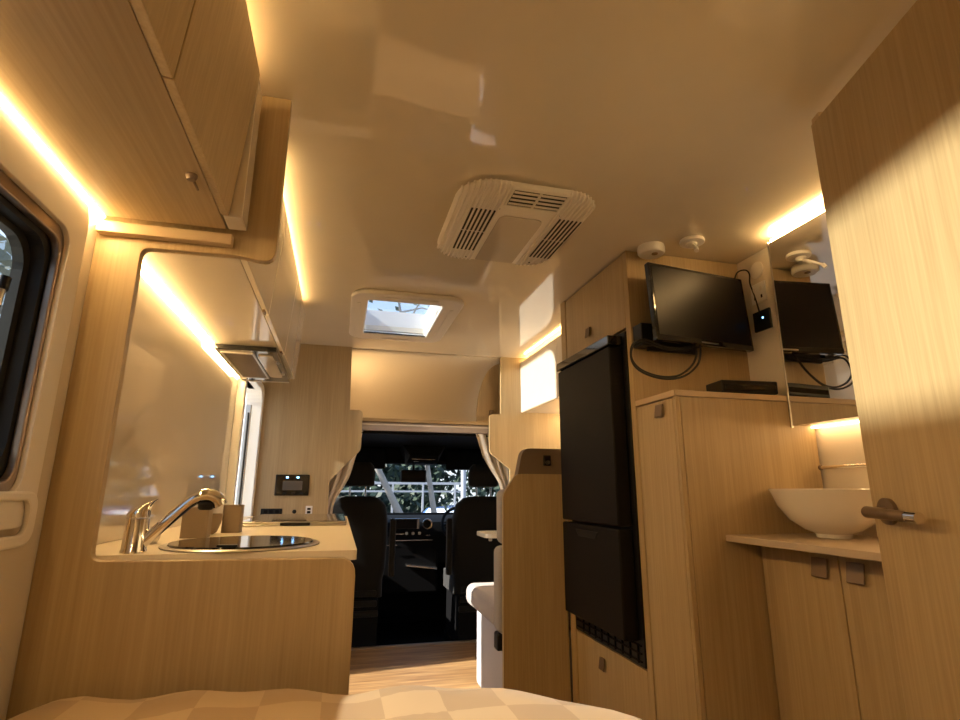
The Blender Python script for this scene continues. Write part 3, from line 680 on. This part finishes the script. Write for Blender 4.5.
# curtain rail and curtains
cr_ = thing('curtain_rail', (.55, 3.65, 1.43), 'lilac grey curtain rail across the top of the cab opening', 'curtain rail')
bx(-.06, 1.16, 3.635, 3.66, 1.433, 1.488, bev=.006).build('rail', M['railfab'], cr_)
bx(-.06, 1.16, 3.628, 3.635, 1.468, 1.476).build('piping', M['white'], cr_)
def curtain(right, left, label, y0=3.668):
    # right/left: edge polylines of (x,z) from top to bottom
    Rp = smooth_path([Vector((a, 0, b)) for a, b in right], 6); Lp = smooth_path([Vector((a, 0, b)) for a, b in left], 6)
    n = min(len(Rp), len(Lp)) - 1
    def f(u, v):
        k = v * n; i = min(int(k), n - 1); t = k - i
        a = Lp[i].lerp(Lp[i + 1], t); b_ = Rp[i].lerp(Rp[i + 1], t)
        p = a.lerp(b_, u); w_ = abs(b_.x - a.x)
        amp = .012 + .006 * math.sin(v * 6)
        return Vector((p.x + .004 * math.sin(u * 31 + v * 3), y0 + amp * math.sin(u * 6.5 * PI + v * 1.2) + .02 * math.sin(v * PI), p.z))
    return tag(MB().grid(f, 60, 30).build('curtain', M['curtain'], smooth=60, solid=.002), label, 'curtain', 'cab curtains gathered at the sides')
curtain([(.135, 1.434), (.118, 1.35), (.093, 1.26), (.055, 1.12), (-.02, .98), (-.035, .87), (-.035, .6)], [(-.05, 1.434), (-.085, 1.35), (-.10, 1.22), (-.10, 1.10), (-.095, .98), (-.10, .87), (-.10, .6)], 'pale curtain tied back at the left of the cab opening')
curtain([(1.12, 1.434), (1.14, 1.36), (1.16, 1.26), (1.17, 1.15), (1.18, 1.05), (1.18, .95), (1.18, .7)], [(.905, 1.434), (.93, 1.36), (.965, 1.27), (1.02, 1.18), (1.075, 1.10), (1.10, .98), (1.10, .7)], 'pale curtain tied back at the right of the cab opening')

# step edge
struct(bx(-.06, 1.13, 4.052, 4.085, -.042, .012, bev=.004).build('trim_4', M['steel']), 'metal floor edge strip at the cab step', 'trim')

# ------------------------------------------------------------------ the cab
struct(bx(-.5, 1.9, 4.09, 6.1, -.25, -.20).build('floor_cab', M['cabdark']), 'dark cab floor', 'floor')
struct(bx(-.5, 1.9, 3.68, 4.98, 1.415, 1.435).build('ceiling_cab', M['cabdark']), 'dark cab headlining', 'ceiling')
b = MB(); b.plate([[(3.62, -.25), (6.1, -.25), (6.1, .78), (5.55, .84), (4.95, 1.43), (3.62, 1.43)], [(4.35, .86), (5.35, .86), (4.9, 1.33), (4.35, 1.33)]], 'x', -.42, -.38)
struct(b.build('wall_cab_left', M['cabdark']), 'dark cab side with the passenger window', 'wall')
b = MB(); b.plate([[(3.62, -.25), (6.1, -.25), (6.1, .78), (5.55, .84), (4.95, 1.43), (3.62, 1.43)], [(4.35, .86), (5.35, .86), (4.9, 1.33), (4.35, 1.33)]], 'x', 1.70, 1.74)
struct(b.build('wall_cab_right', M['cabdark']), 'dark cab side with the driver window', 'wall')
struct(bx(-.42, -.075, 3.62, 3.632, -.25, 1.43).build('wall_bulkhead_left', M['cabdark']), 'dark bulkhead left of the cab opening', 'wall')
struct(bx(1.15, 1.74, 3.62, 3.632, -.25, 1.43).build('wall_bulkhead_right', M['cabdark']), 'dark bulkhead right of the cab opening', 'wall')
ws = struct(MB().quad((-.38, 4.98, 1.425), (1.70, 4.98, 1.425), (1.66, 5.62, .80), (-.34, 5.62, .80)).build('window_4', M['glass']), 'windscreen looking onto trees, a fence and parked cars', 'window')
bx(-.38, 1.70, 4.86, 5.00, 1.275, 1.43, bev=.02).build('header', M['cabdark'], ws)
b = MB()
for x0, x1 in ((-.38, -.37), (1.66, 1.70)):
    b.tube([(x0, 4.97, 1.42), (x0, 5.62, .8)], .04, 10)
b.build('pillar', M['cabdark'], ws)
def visor(x0, x1, label):
    return tag(bx(x0, x1, 4.82, 4.845, 1.225, 1.405, bev=.01).build('sun_visor', M['cabdark']), label, 'sun visor', 'cab sun visors')
visor(-.05, .38, 'black folded sun visor above the left cab seat'); visor(.92, 1.38, 'black folded sun visor above the right cab seat')
cs = thing('overhead_console', (.66, 4.9, 1.3), 'dark overhead console in the middle above the windscreen', 'console')
MB().loft([[Vector((.50, y, 1.414)), Vector((.86, y, 1.414)), Vector((.80 + a, y, z)), Vector((.56 - a, y, z))] for y, z, a in ((4.55, 1.33, .0), (4.65, 1.275, .01), (4.9, 1.265, .0), (4.97, 1.30, -.01))]).build('shell', M['cabdark'], cs, smooth=True)
MB().lathe([(.02, 0), (.02, -.003), (.001, -.003)], (.62, 4.62, 1.285), 20).build('lamp', M['steel'], cs)
bx(.58, .78, 4.60, 4.62, 1.30, 1.315, bev=.003).build('vent_slot', M['cabsilver'], cs)
rm = thing('rear_view_mirror', (.66, 5.0, 1.15), 'black rear view mirror hanging under the overhead console', 'mirror')
bx(.526, .757, 4.90, 4.93, 1.115, 1.225, bev=.015, seg=4).build('housing', M['black'], rm, smooth=True)
bx(.536, .747, 4.897, 4.900, 1.125, 1.215, bev=.001).build('mirror_glass', M['screen'], rm)
MB().tube([(.64, 4.915, 1.22), (.64, 4.925, 1.262)], .012, 10).build('stem', M['black'], rm, smooth=True)

def cab_seat(cx, label, arm):
    t = thing('cab_seat', (cx, 4.5, -.2), label, 'car seat', 'black cab seats')
    y0 = 4.38
    # backrest as a loft of rounded rectangles rising from the seat
    rings = []
    for z, hw, yb, th in ((.36, .225, 4.50, .13), (.45, .245, 4.49, .15), (.65, .25, 4.46, .15), (.82, .245, 4.43, .145), (.93, .225, 4.41, .13), (.985, .17, 4.405, .10), (1.0, .11, 4.41, .06)):
        rings.append([Vector((cx + u, v, z)) for u, v in rr(-hw, hw, yb, yb + th, min(.05, th * .45), 5)])
    MB().loft(rings).build('backrest', M['cabfab'], t, smooth=True)
    MB().loft([[Vector((cx + u, v, z)) for u, v in rr(-.23, .23, 4.50, 5.0, .06, 5)] for z in (.24, .34, .38)]).build('seat_cushion', M['cabfab'], t, smooth=True)
    hr = []
    for z, hw, th in ((1.075, .10, .06), (1.085, .125, .09), (1.17, .13, .10), (1.235, .115, .09), (1.26, .09, .05)):
        hr.append([Vector((cx + u, v, z)) for u, v in rr(-hw, hw, 4.44 - th / 2, 4.44 + th / 2, min(.035, th * .45), 5)])
    MB().loft(hr).build('headrest', M['cabfab'], t, smooth=True)
    for s in (-.06, .06): MB().tube([(cx + s, 4.44, .98), (cx + s, 4.44, 1.085)], .007, 10).build('headrest_post', M['cabsilver'], t, smooth=True, label='shiny metal post')
    ax = cx + arm * .285
    bx(ax - .022, ax + .022, 4.40, 4.46, .40, .83, bev=.015, seg=3).build('armrest', M['cabfab'], t, smooth=True)
    b = MB()
    for k in range(3): b.box(cx - .20 + .01 * k, cx + .20 - .01 * k, 4.42 + .01 * k, 4.46, .12 + .07 * k, .165 + .07 * k, bev=.012, seg=3)
    b.build('skirt_folds', M['cabfab'], t, smooth=True)
    bx(cx - .20, cx + .20, 4.44, 4.95, -.19, .24, bev=.01).build('pedestal', M['cabdark'], t)
    bx(cx - .21, cx + .21, 4.42, 4.96, -.2, -.12, bev=.006).build('base_rail', M['cabsilver'], t, label='pale metal base rail')
    return t
cab_seat(.145, 'black cab seat at the left, behind the left curtain', 1)
cab_seat(1.165, 'black cab seat at the right, in front of the steering wheel', -1)

struct(bx(-.42, 1.74, 5.72, 5.76, -.25, .82).build('wall_firewall', M['cabdark']), 'dark firewall under the windscreen', 'wall')
ds = thing('dashboard', (.66, 5.3, .5), 'dark cab dashboard with centre screen and round vents below the windscreen', 'dashboard')
MB().loft([[Vector((x, 5.20 - .04 * c, .40)), Vector((x, 5.16 - .04 * c, .62)), Vector((x, 5.20 - .03 * c, .76)), Vector((x, 5.32, .818)), Vector((x, 5.70, .80)), Vector((x, 5.70, .40))] for x, c in ((-.37, 0), (.2, 0), (.42, 1), (.9, 1), (1.1, 0), (1.69, 0))]).build('fascia', M['cabdark'], ds, smooth=True)
bx(.42, .92, 5.135, 5.17, .15, .60, bev=.02).build('centre_stack', M['cabdark'], ds)
bx(.47, .74, 5.125, 5.145, .70, .795, bev=.006).build('screen_surround', M['cabsilver'], ds)
bx(.478, .715, 5.120, 5.126, .705, .79, bev=.003).build('screen', M['screen'], ds)
for x in (.81, .345):
    MB().lathe([(.034, -.004), (.046, -.006), (.048, 0), (.046, .004)], (x, 5.120, .745), 28, 'y', cap=False).build('vent_ring', M['cabsilver'], ds, smooth=True, label='bright round vent ring')
    MB().lathe([(.034, 0), (.001, 0)], (x, 5.122, .745), 28, 'y', cap=False).build('vent', M['black'], ds)
for z, x0, x1 in ((.655, .50, .60), (.64, .80, .84), (.56, .44, .54), (.60, .52, .86)): bx(x0, x1, 5.112, 5.116, z, z + .010, bev=.001).build('trim_bar', M['cabsilver'], ds)
bx(.62, .90, 5.06, 5.13, .37, .39, bev=.004, rot=(.12, 'Y')).build('tray_edge', M['cabsilver'], ds)
for x in (.62, .68, .74): MB().lathe([(.014, -.006), (.014, 0), (.001, -.0065)], (x, 5.118, .665), 16, 'y').build('knob', M['cabsilver'], ds, smooth=True)
stw = thing('steering_wheel', (1.12, 5.05, .72), 'black steering wheel in front of the right cab seat', 'steering wheel')
ring_ = []
for k in range(49):
    a = 2 * PI * k / 48; q = Vector((.185 * math.cos(a), 0, .185 * math.sin(a))); q.rotate(Matrix.Rotation(math.radians(-35), 3, 'X')); ring_.append(Vector((1.12, 5.03, .74)) + q)
MB().tube(ring_, .014, 10, cap=False).build('rim', M['cabdark'], stw, smooth=True)
MB().lathe([(.06, -.02), (.065, 0), (.04, .05)], (1.12, 5.03, .74), 24, 'y').build('hub', M['black'], stw, smooth=True)
for a in (0., PI, 1.5 * PI):
    q = Vector((.18 * math.cos(a), 0, .18 * math.sin(a))); q.rotate(Matrix.Rotation(math.radians(-35), 3, 'X'))
    MB().tube([(1.12, 5.03, .74), Vector((1.12, 5.03, .74)) + q], .013, 8).build('spoke', M['black'], stw)
MB().tube([(1.12, 5.05, .74), (1.12, 5.15, .67)], .03, 12).build('column', M['black'], stw)

# ------------------------------------------------------------------ bed
bd = thing('bed', (0., .1, 0), 'bed in the foreground covered with a tan checked quilt', 'bed')
bx(-.50, .44, -.98, 1.06, .0, .42, bev=.004).build('base', M['oak'], bd)
def bedfn(u, v):
    # superellipse plan, domed top
    x = -.525 + u * 1.05; y = -.97 + v * 2.165
    return x, y
def quilt():
    b = MB(); cx, cy, hw, hl = .01, .11, .53, 1.10
    rings = []; N = 128
    def outline(sc, z, wob):
        out = []
        for k in range(N):
            a = 2 * PI * k / N
            ca, sa = math.cos(a), math.sin(a); e = 5.0 if ca > 0 else 10.0
            q = (abs(ca) ** e + abs(sa) ** e) ** (-1 / e)
            x = cx + (hw * q * ca) * sc[0]; y = cy + (hl * q * sa) * sc[1]
            if y > .4: y = min(y, 1.195) - (x + .5) * .19 * (y - .4) / .8
            z2 = z + wob * .004 * (math.sin(x * 37 + y * 9) + math.sin(x * 19 - 2))
            out.append(Vector((x, y, z2)))
        return out
    for sx, z in ((.985, .42), (1.0, .50), (1.0, .64), (.99, .680), (.965, .701), (.92, .711), (.80, .715), (.5, .717), (.2, .717)):
        rings.append(outline((sx, 1 - (1 - sx) * .5), z, 1 if z > .6 else 0))
    b.loft(rings); return b
quilt().build('quilt', M['blanket'], bd, smooth=True)

# ------------------------------------------------------------------ outside
def leafmat(name, c1, c2):
    m, nt, b = new_mat(name); sset(b, Roughness=.6)
    oi = nt.nodes.new('ShaderNodeTexCoord'); n = nt.nodes.new('ShaderNodeTexNoise'); n.inputs['Scale'].default_value = 1.6
    nt.links.new(oi.outputs['Object'], n.inputs['Vector']); cr = nt.nodes.new('ShaderNodeValToRGB')
    cr.color_ramp.elements[0].position = .35; cr.color_ramp.elements[1].position = .7
    cr.color_ramp.elements[0].color = rgb(*c1); cr.color_ramp.elements[1].color = rgb(*c2)
    nt.links.new(n.outputs['Fac'], cr.inputs['Fac']); nt.links.new(cr.outputs['Color'], b.inputs['Base Color']); return m
M['leaf'] = leafmat('gum_leaves', (.035, .06, .035), (.09, .12, .06))
M['leaf3'] = leafmat('silvery_leaves', (.26, .28, .24), (.42, .44, .38))
M['leaf2'] = leafmat('dark_leaves', (.015, .032, .026), (.045, .07, .04))
M['bark'] = plain('pale_gum_bark', (.34, .31, .29), .7, bump=.5, bscale=12., var=.25)
M['ground'] = plain('gravel_ground', (.22, .20, .17), .95, bump=.4, bscale=40., var=.2)
M['fencew'] = plain('white_fence_paint', (.42, .44, .50), .5)
M['bluecar'] = plain('blue_car_paint', (.10, .20, .48), .25, coat=.8)
M['tarp'] = plain('pale_caravan_skin', (.62, .66, .72), .4)
struct(bx(-40, 50, -20, 60, -.82, -.72).build('ground', M['ground']), 'gravel ground outside', 'ground')

def tree(loc, h, crown, nleaf, label, lean=(0, 0), seed=1, leaf='leaf', tr=.16, low=.45, lsize=.16, group='gum trees outside'):
    rnd = random.Random(seed)
    t = thing('tree', (loc[0], loc[1], -.72), label, 'tree', group)
    x, y = loc; base = Vector((x, y, -.72)); top = Vector((x + lean[0], y + lean[1], -.72 + h))
    b = MB(); mid = base.lerp(top, .5) + Vector((rnd.uniform(-.15, .15), 0, 0))
    pth = smooth_path([base, base.lerp(mid, .5), mid, top], 5)
    b.tube(pth, [tr * (1 - .75 * k / len(pth)) for k in range(len(pth))], 10)
    tips = []
    for k in range(9):
        f = low + (1 - low) * k / 9; p = base.lerp(top, f); a = rnd.uniform(0, 2 * PI)
        e = p + Vector((math.cos(a), math.sin(a), rnd.uniform(.3, .9))) * crown * rnd.uniform(.55, .9)
        b.tube([p, p.lerp(e, .5) + Vector((0, 0, .1)), e], [tr * .35, tr * .22, tr * .08], 7); tips += [e, p.lerp(e, .6)]
    b.build('trunk', M['bark'], t, smooth=True)
    f = MB(); bm = f.bm
    for _ in range(nleaf):
        c = rnd.choice(tips) + Vector((rnd.gauss(0, 1), rnd.gauss(0, 1), rnd.gauss(0, .8))) * crown * .28
        u = Vector((rnd.gauss(0, 1), rnd.gauss(0, 1), rnd.gauss(0, 1))).normalized(); v = u.orthogonal().normalized()
        s = lsize * rnd.uniform(.6, 1.4)
        bm.faces.new([bm.verts.new(c + u * s), bm.verts.new(c + v * s * .45), bm.verts.new(c - u * s), bm.verts.new(c - v * s * .45)])
    o = f.build('foliage', M[leaf], t); o['kind'] = 'stuff'
    return t
tree((1.78, 10.), 5.4, 1.6, 130, 'pale slanting tree trunk seen through the left of the windscreen', lean=(-2.65, 0), seed=3, tr=.09, low=.62, lsize=.10)
tree((2.0, 10.3), 5.6, 1.6, 130, 'pale forked tree trunk seen in the middle of the windscreen', lean=(-1.1, 0), seed=5, tr=.075, low=.38, lsize=.10)
for i, (x, y, h, cr2, sd) in enumerate(((-5.5, 21, 6.2, 2.6, 11), (-1.6, 24, 7.6, 2.6, 12), (3.0, 23, 5.6, 2.5, 13), (7.4, 22, 6.4, 2.4, 14), (11.5, 24, 6.5, 2.6, 15))):
    tree((x, y), h, cr2, 2600, ('leafy tree beyond the fence at the far left of the windscreen', 'tall leafy tree beyond the fence, left of the windscreen middle', 'tall leafy tree beyond the fence behind the forked trunk', 'leafy tree beyond the fence right of the white pole', 'leafy tree beyond the fence at the far right')[i], seed=sd, leaf='leaf2', tr=.22, low=.12, lsize=.30, group='trees beyond the fence')
tree((-5.2, 8.8), 5.0, 2.0, 2600, 'pale leafy tree outside the near side window', seed=21, leaf='leaf3', tr=.12, low=.15, lsize=.12)
# hedge behind the fence
hdg = MB(); rnd = random.Random(9)
for _ in range(9000):
    c = Vector((rnd.uniform(-9, 15), 18.5 + rnd.gauss(0, .5), -.7 + abs(rnd.gauss(0, 1)) * 1.15)); u = Vector((rnd.gauss(0, 1), rnd.gauss(0, 1), rnd.gauss(0, 1))).normalized(); v = u.orthogonal().normalized(); s = .16
    hdg.bm.faces.new([hdg.bm.verts.new(c + u * s), hdg.bm.verts.new(c + v * s * .6), hdg.bm.verts.new(c - u * s), hdg.bm.verts.new(c - v * s * .6)])
ho = hdg.build('hedge', M['leaf2']); tag(ho, 'dark green hedge behind the white fence', 'hedge', kind='stuff')
fn = thing('fence', (1.2, 16, -.72), 'white rail fence seen through the windscreen', 'fence')
b = MB(); b.box(-4., 3.5, 15.98, 16.02, 1.20, 1.27); b.box(-4., 3.5, 15.98, 16.02, .98, 1.03); b.build('rail', M['fencew'], fn)
for x in (-2.6, -.6, 1.48, 2.35, 3.3): bx(x, x + .05, 15.96, 16.04, -.72, 1.22).build('post', M['fencew'], fn)
tag(MB().tube([(3.47, 15.5, -.72), (3.47, 15.5, 3.2)], .075, 12).build('pole', M['fencew'], smooth=True), 'thick white upright pole at the end of the fence', 'pole')
def car(cx, cy, rz, mat, label):
    t = thing('car', (cx, cy, -.72), label, 'car', 'cars parked in front of the windscreen'); z = -.72
    mt = Matrix.Rotation(rz, 3, 'Z')
    def T(p): q = mt @ Vector(p); return Vector((cx + q.x, cy + q.y, z + q.z))
    prof = [(-2.1, .35), (-2.1, .75), (-1.95, .88), (-1.1, .95), (-.45, 1.38), (.9, 1.42), (1.7, 1.0), (2.1, .92), (2.15, .35)]
    def side(w, top): return [T((x, w * (1 if zz < 1. else .82), zz)) for x, zz in prof]
    MB().loft([side(-.85, 0), side(.85, 0)]).build('body', mat, t, bevel=.05)
    for s in (-1, 1):
        MB().loft([[T((x, s * (.80), zz)) for x, zz in ((-.95, 1.0), (-.42, 1.32), (.85, 1.35), (1.4, 1.02))], [T((x, s * .86 * .84, zz)) for x, zz in ((-.95, 1.0), (-.42, 1.32), (.85, 1.35), (1.4, 1.02))]]).build('side_window', M['screen'], t)
    MB().loft([[T((x, y, zz)) for x, y, zz in ((-1.12, -.66, .97), (-1.12, .66, .97), (-.48, .62, 1.37), (-.48, -.62, 1.37))], [T((x + .03, y, zz - .02)) for x, y, zz in ((-1.12, -.66, .97), (-1.12, .66, .97), (-.48, .62, 1.37), (-.48, -.62, 1.37))]]).build('windscreen', M['tarp'], t)
    for x in (-1.35, 1.35):
        for s in (-1, 1):
            MB().tube([T((x, s * .72, .33)), T((x, s * .88, .33))], .33, 24).build('wheel', M['rubber'], t, smooth=True)
    return t
car(2.75, 12.3, .9, M['bluecar'], 'blue car parked beyond the windscreen left of the white pole')
car(7.6, 13.4, 1.2, M['tarp'], 'pale car parked beyond the windscreen right of the white pole')

# ------------------------------------------------------------------ light
wd = bpy.data.worlds.new('World'); S.world = wd; wd.use_nodes = True
nt = wd.node_tree; bg = nt.nodes['Background']
wt = nt.nodes.new('ShaderNodeTexCoord'); ws_ = nt.nodes.new('ShaderNodeSeparateXYZ'); wr = nt.nodes.new('ShaderNodeValToRGB')
nt.links.new(wt.outputs['Generated'], ws_.inputs[0]); nt.links.new(ws_.outputs['Z'], wr.inputs['Fac'])
wr.color_ramp.elements[0].position = 0.; wr.color_ramp.elements[0].color = rgb(.80, .86, .92)
wr.color_ramp.elements[1].position = .8; wr.color_ramp.elements[1].color = rgb(.28, .45, .80)
e_ = wr.color_ramp.elements.new(.3); e_.color = rgb(.60, .76, .98)
nt.links.new(wr.outputs['Color'], bg.inputs['Color']); bg.inputs['Strength'].default_value = 1.2

sd = bpy.data.lights.new('sun', 'SUN'); sd.energy = 10.; sd.angle = math.radians(.6); sd.color = (1., .93, .82)
so_ = bpy.data.objects.new('sun', sd); C.objects.link(so_)
dirv = Vector((1., .13, -.66)).normalized(); so_.rotation_euler = dirv.to_track_quat('-Z', 'Y').to_euler(); so_.location = (-5, 3, 5)
# added spot lamp beyond the doorway, casts the bright locker patch; reflected sun assumed
gd = bpy.data.lights.new('added_spot', 'SPOT'); gd.energy = 4200; gd.spot_size = math.radians(14); gd.spot_blend = .3; gd.shadow_soft_size = .06; gd.color = (1., .90, .72)
go = bpy.data.objects.new('added_spot', gd); C.objects.link(go); go.location = (-6.5, 2.93, .74)
go.rotation_euler = (Vector((1.2, 3.3, 1.72)) - go.location).to_track_quat('-Z', 'Y').to_euler()

g2 = bpy.data.lights.new('added_spot', 'SPOT'); g2.energy = 10500; g2.spot_size = math.radians(16); g2.spot_blend = .3; g2.shadow_soft_size = .2; g2.color = (1., .92, .74)  # added spot lamp outside the near window, brightens the bathroom door; reflected sun assumed
g2o = bpy.data.objects.new('added_spot', g2); C.objects.link(g2o); g2o.location = (-8., .72, .56)
g2o.rotation_euler = (Vector((1.1, .72, 1.5)) - g2o.location).to_track_quat('-Z', 'Y').to_euler()

ld = bpy.data.lights.new('luton_fill', 'AREA'); ld.shape = 'RECTANGLE'; ld.size = .5; ld.size_y = .25; ld.energy = 3.6; ld.color = (1., .70, .36)  # unseen fill light added to brighten the luton lining, no real fitting
lo = bpy.data.objects.new('luton_fill', ld); C.objects.link(lo); lo.location = (-.085, 3.95, 1.64); lo.rotation_euler = Vector((1., .1, .1)).to_track_quat('-Z', 'Y').to_euler()

# ------------------------------------------------------------------ camera
cam = bpy.data.cameras.new('camera'); co = bpy.data.objects.new('camera', cam); C.objects.link(co); S.camera = co
cam.sensor_width = 36.; cam.lens = 537.1 / 960 * 36.; cam.clip_start = .02; cam.clip_end = 300
yaw, pit, rol = (math.radians(a) for a in (14.283, 13.615, .244))
F = Vector((math.sin(yaw) * math.cos(pit), math.cos(yaw) * math.cos(pit), math.sin(pit)))
R0 = Vector((math.cos(yaw), -math.sin(yaw), 0)); U0 = R0.cross(F)
Rr = R0 * math.cos(rol) + U0 * math.sin(rol); Uu = -R0 * math.sin(rol) + U0 * math.cos(rol)
co.matrix_world = Matrix(((Rr.x, Uu.x, -F.x, 0), (Rr.y, Uu.y, -F.y, 0), (Rr.z, Uu.z, -F.z, 1.05), (0, 0, 0, 1)))

S.view_settings.view_transform = 'Standard'; S.view_settings.look = 'None'; S.view_settings.gamma = 1.; S.view_settings.exposure = .27
S.view_settings.use_curve_mapping = False
S.cycles.max_bounces = 12; S.cycles.transparent_max_bounces = 12; S.cycles.sample_clamp_indirect = 8.
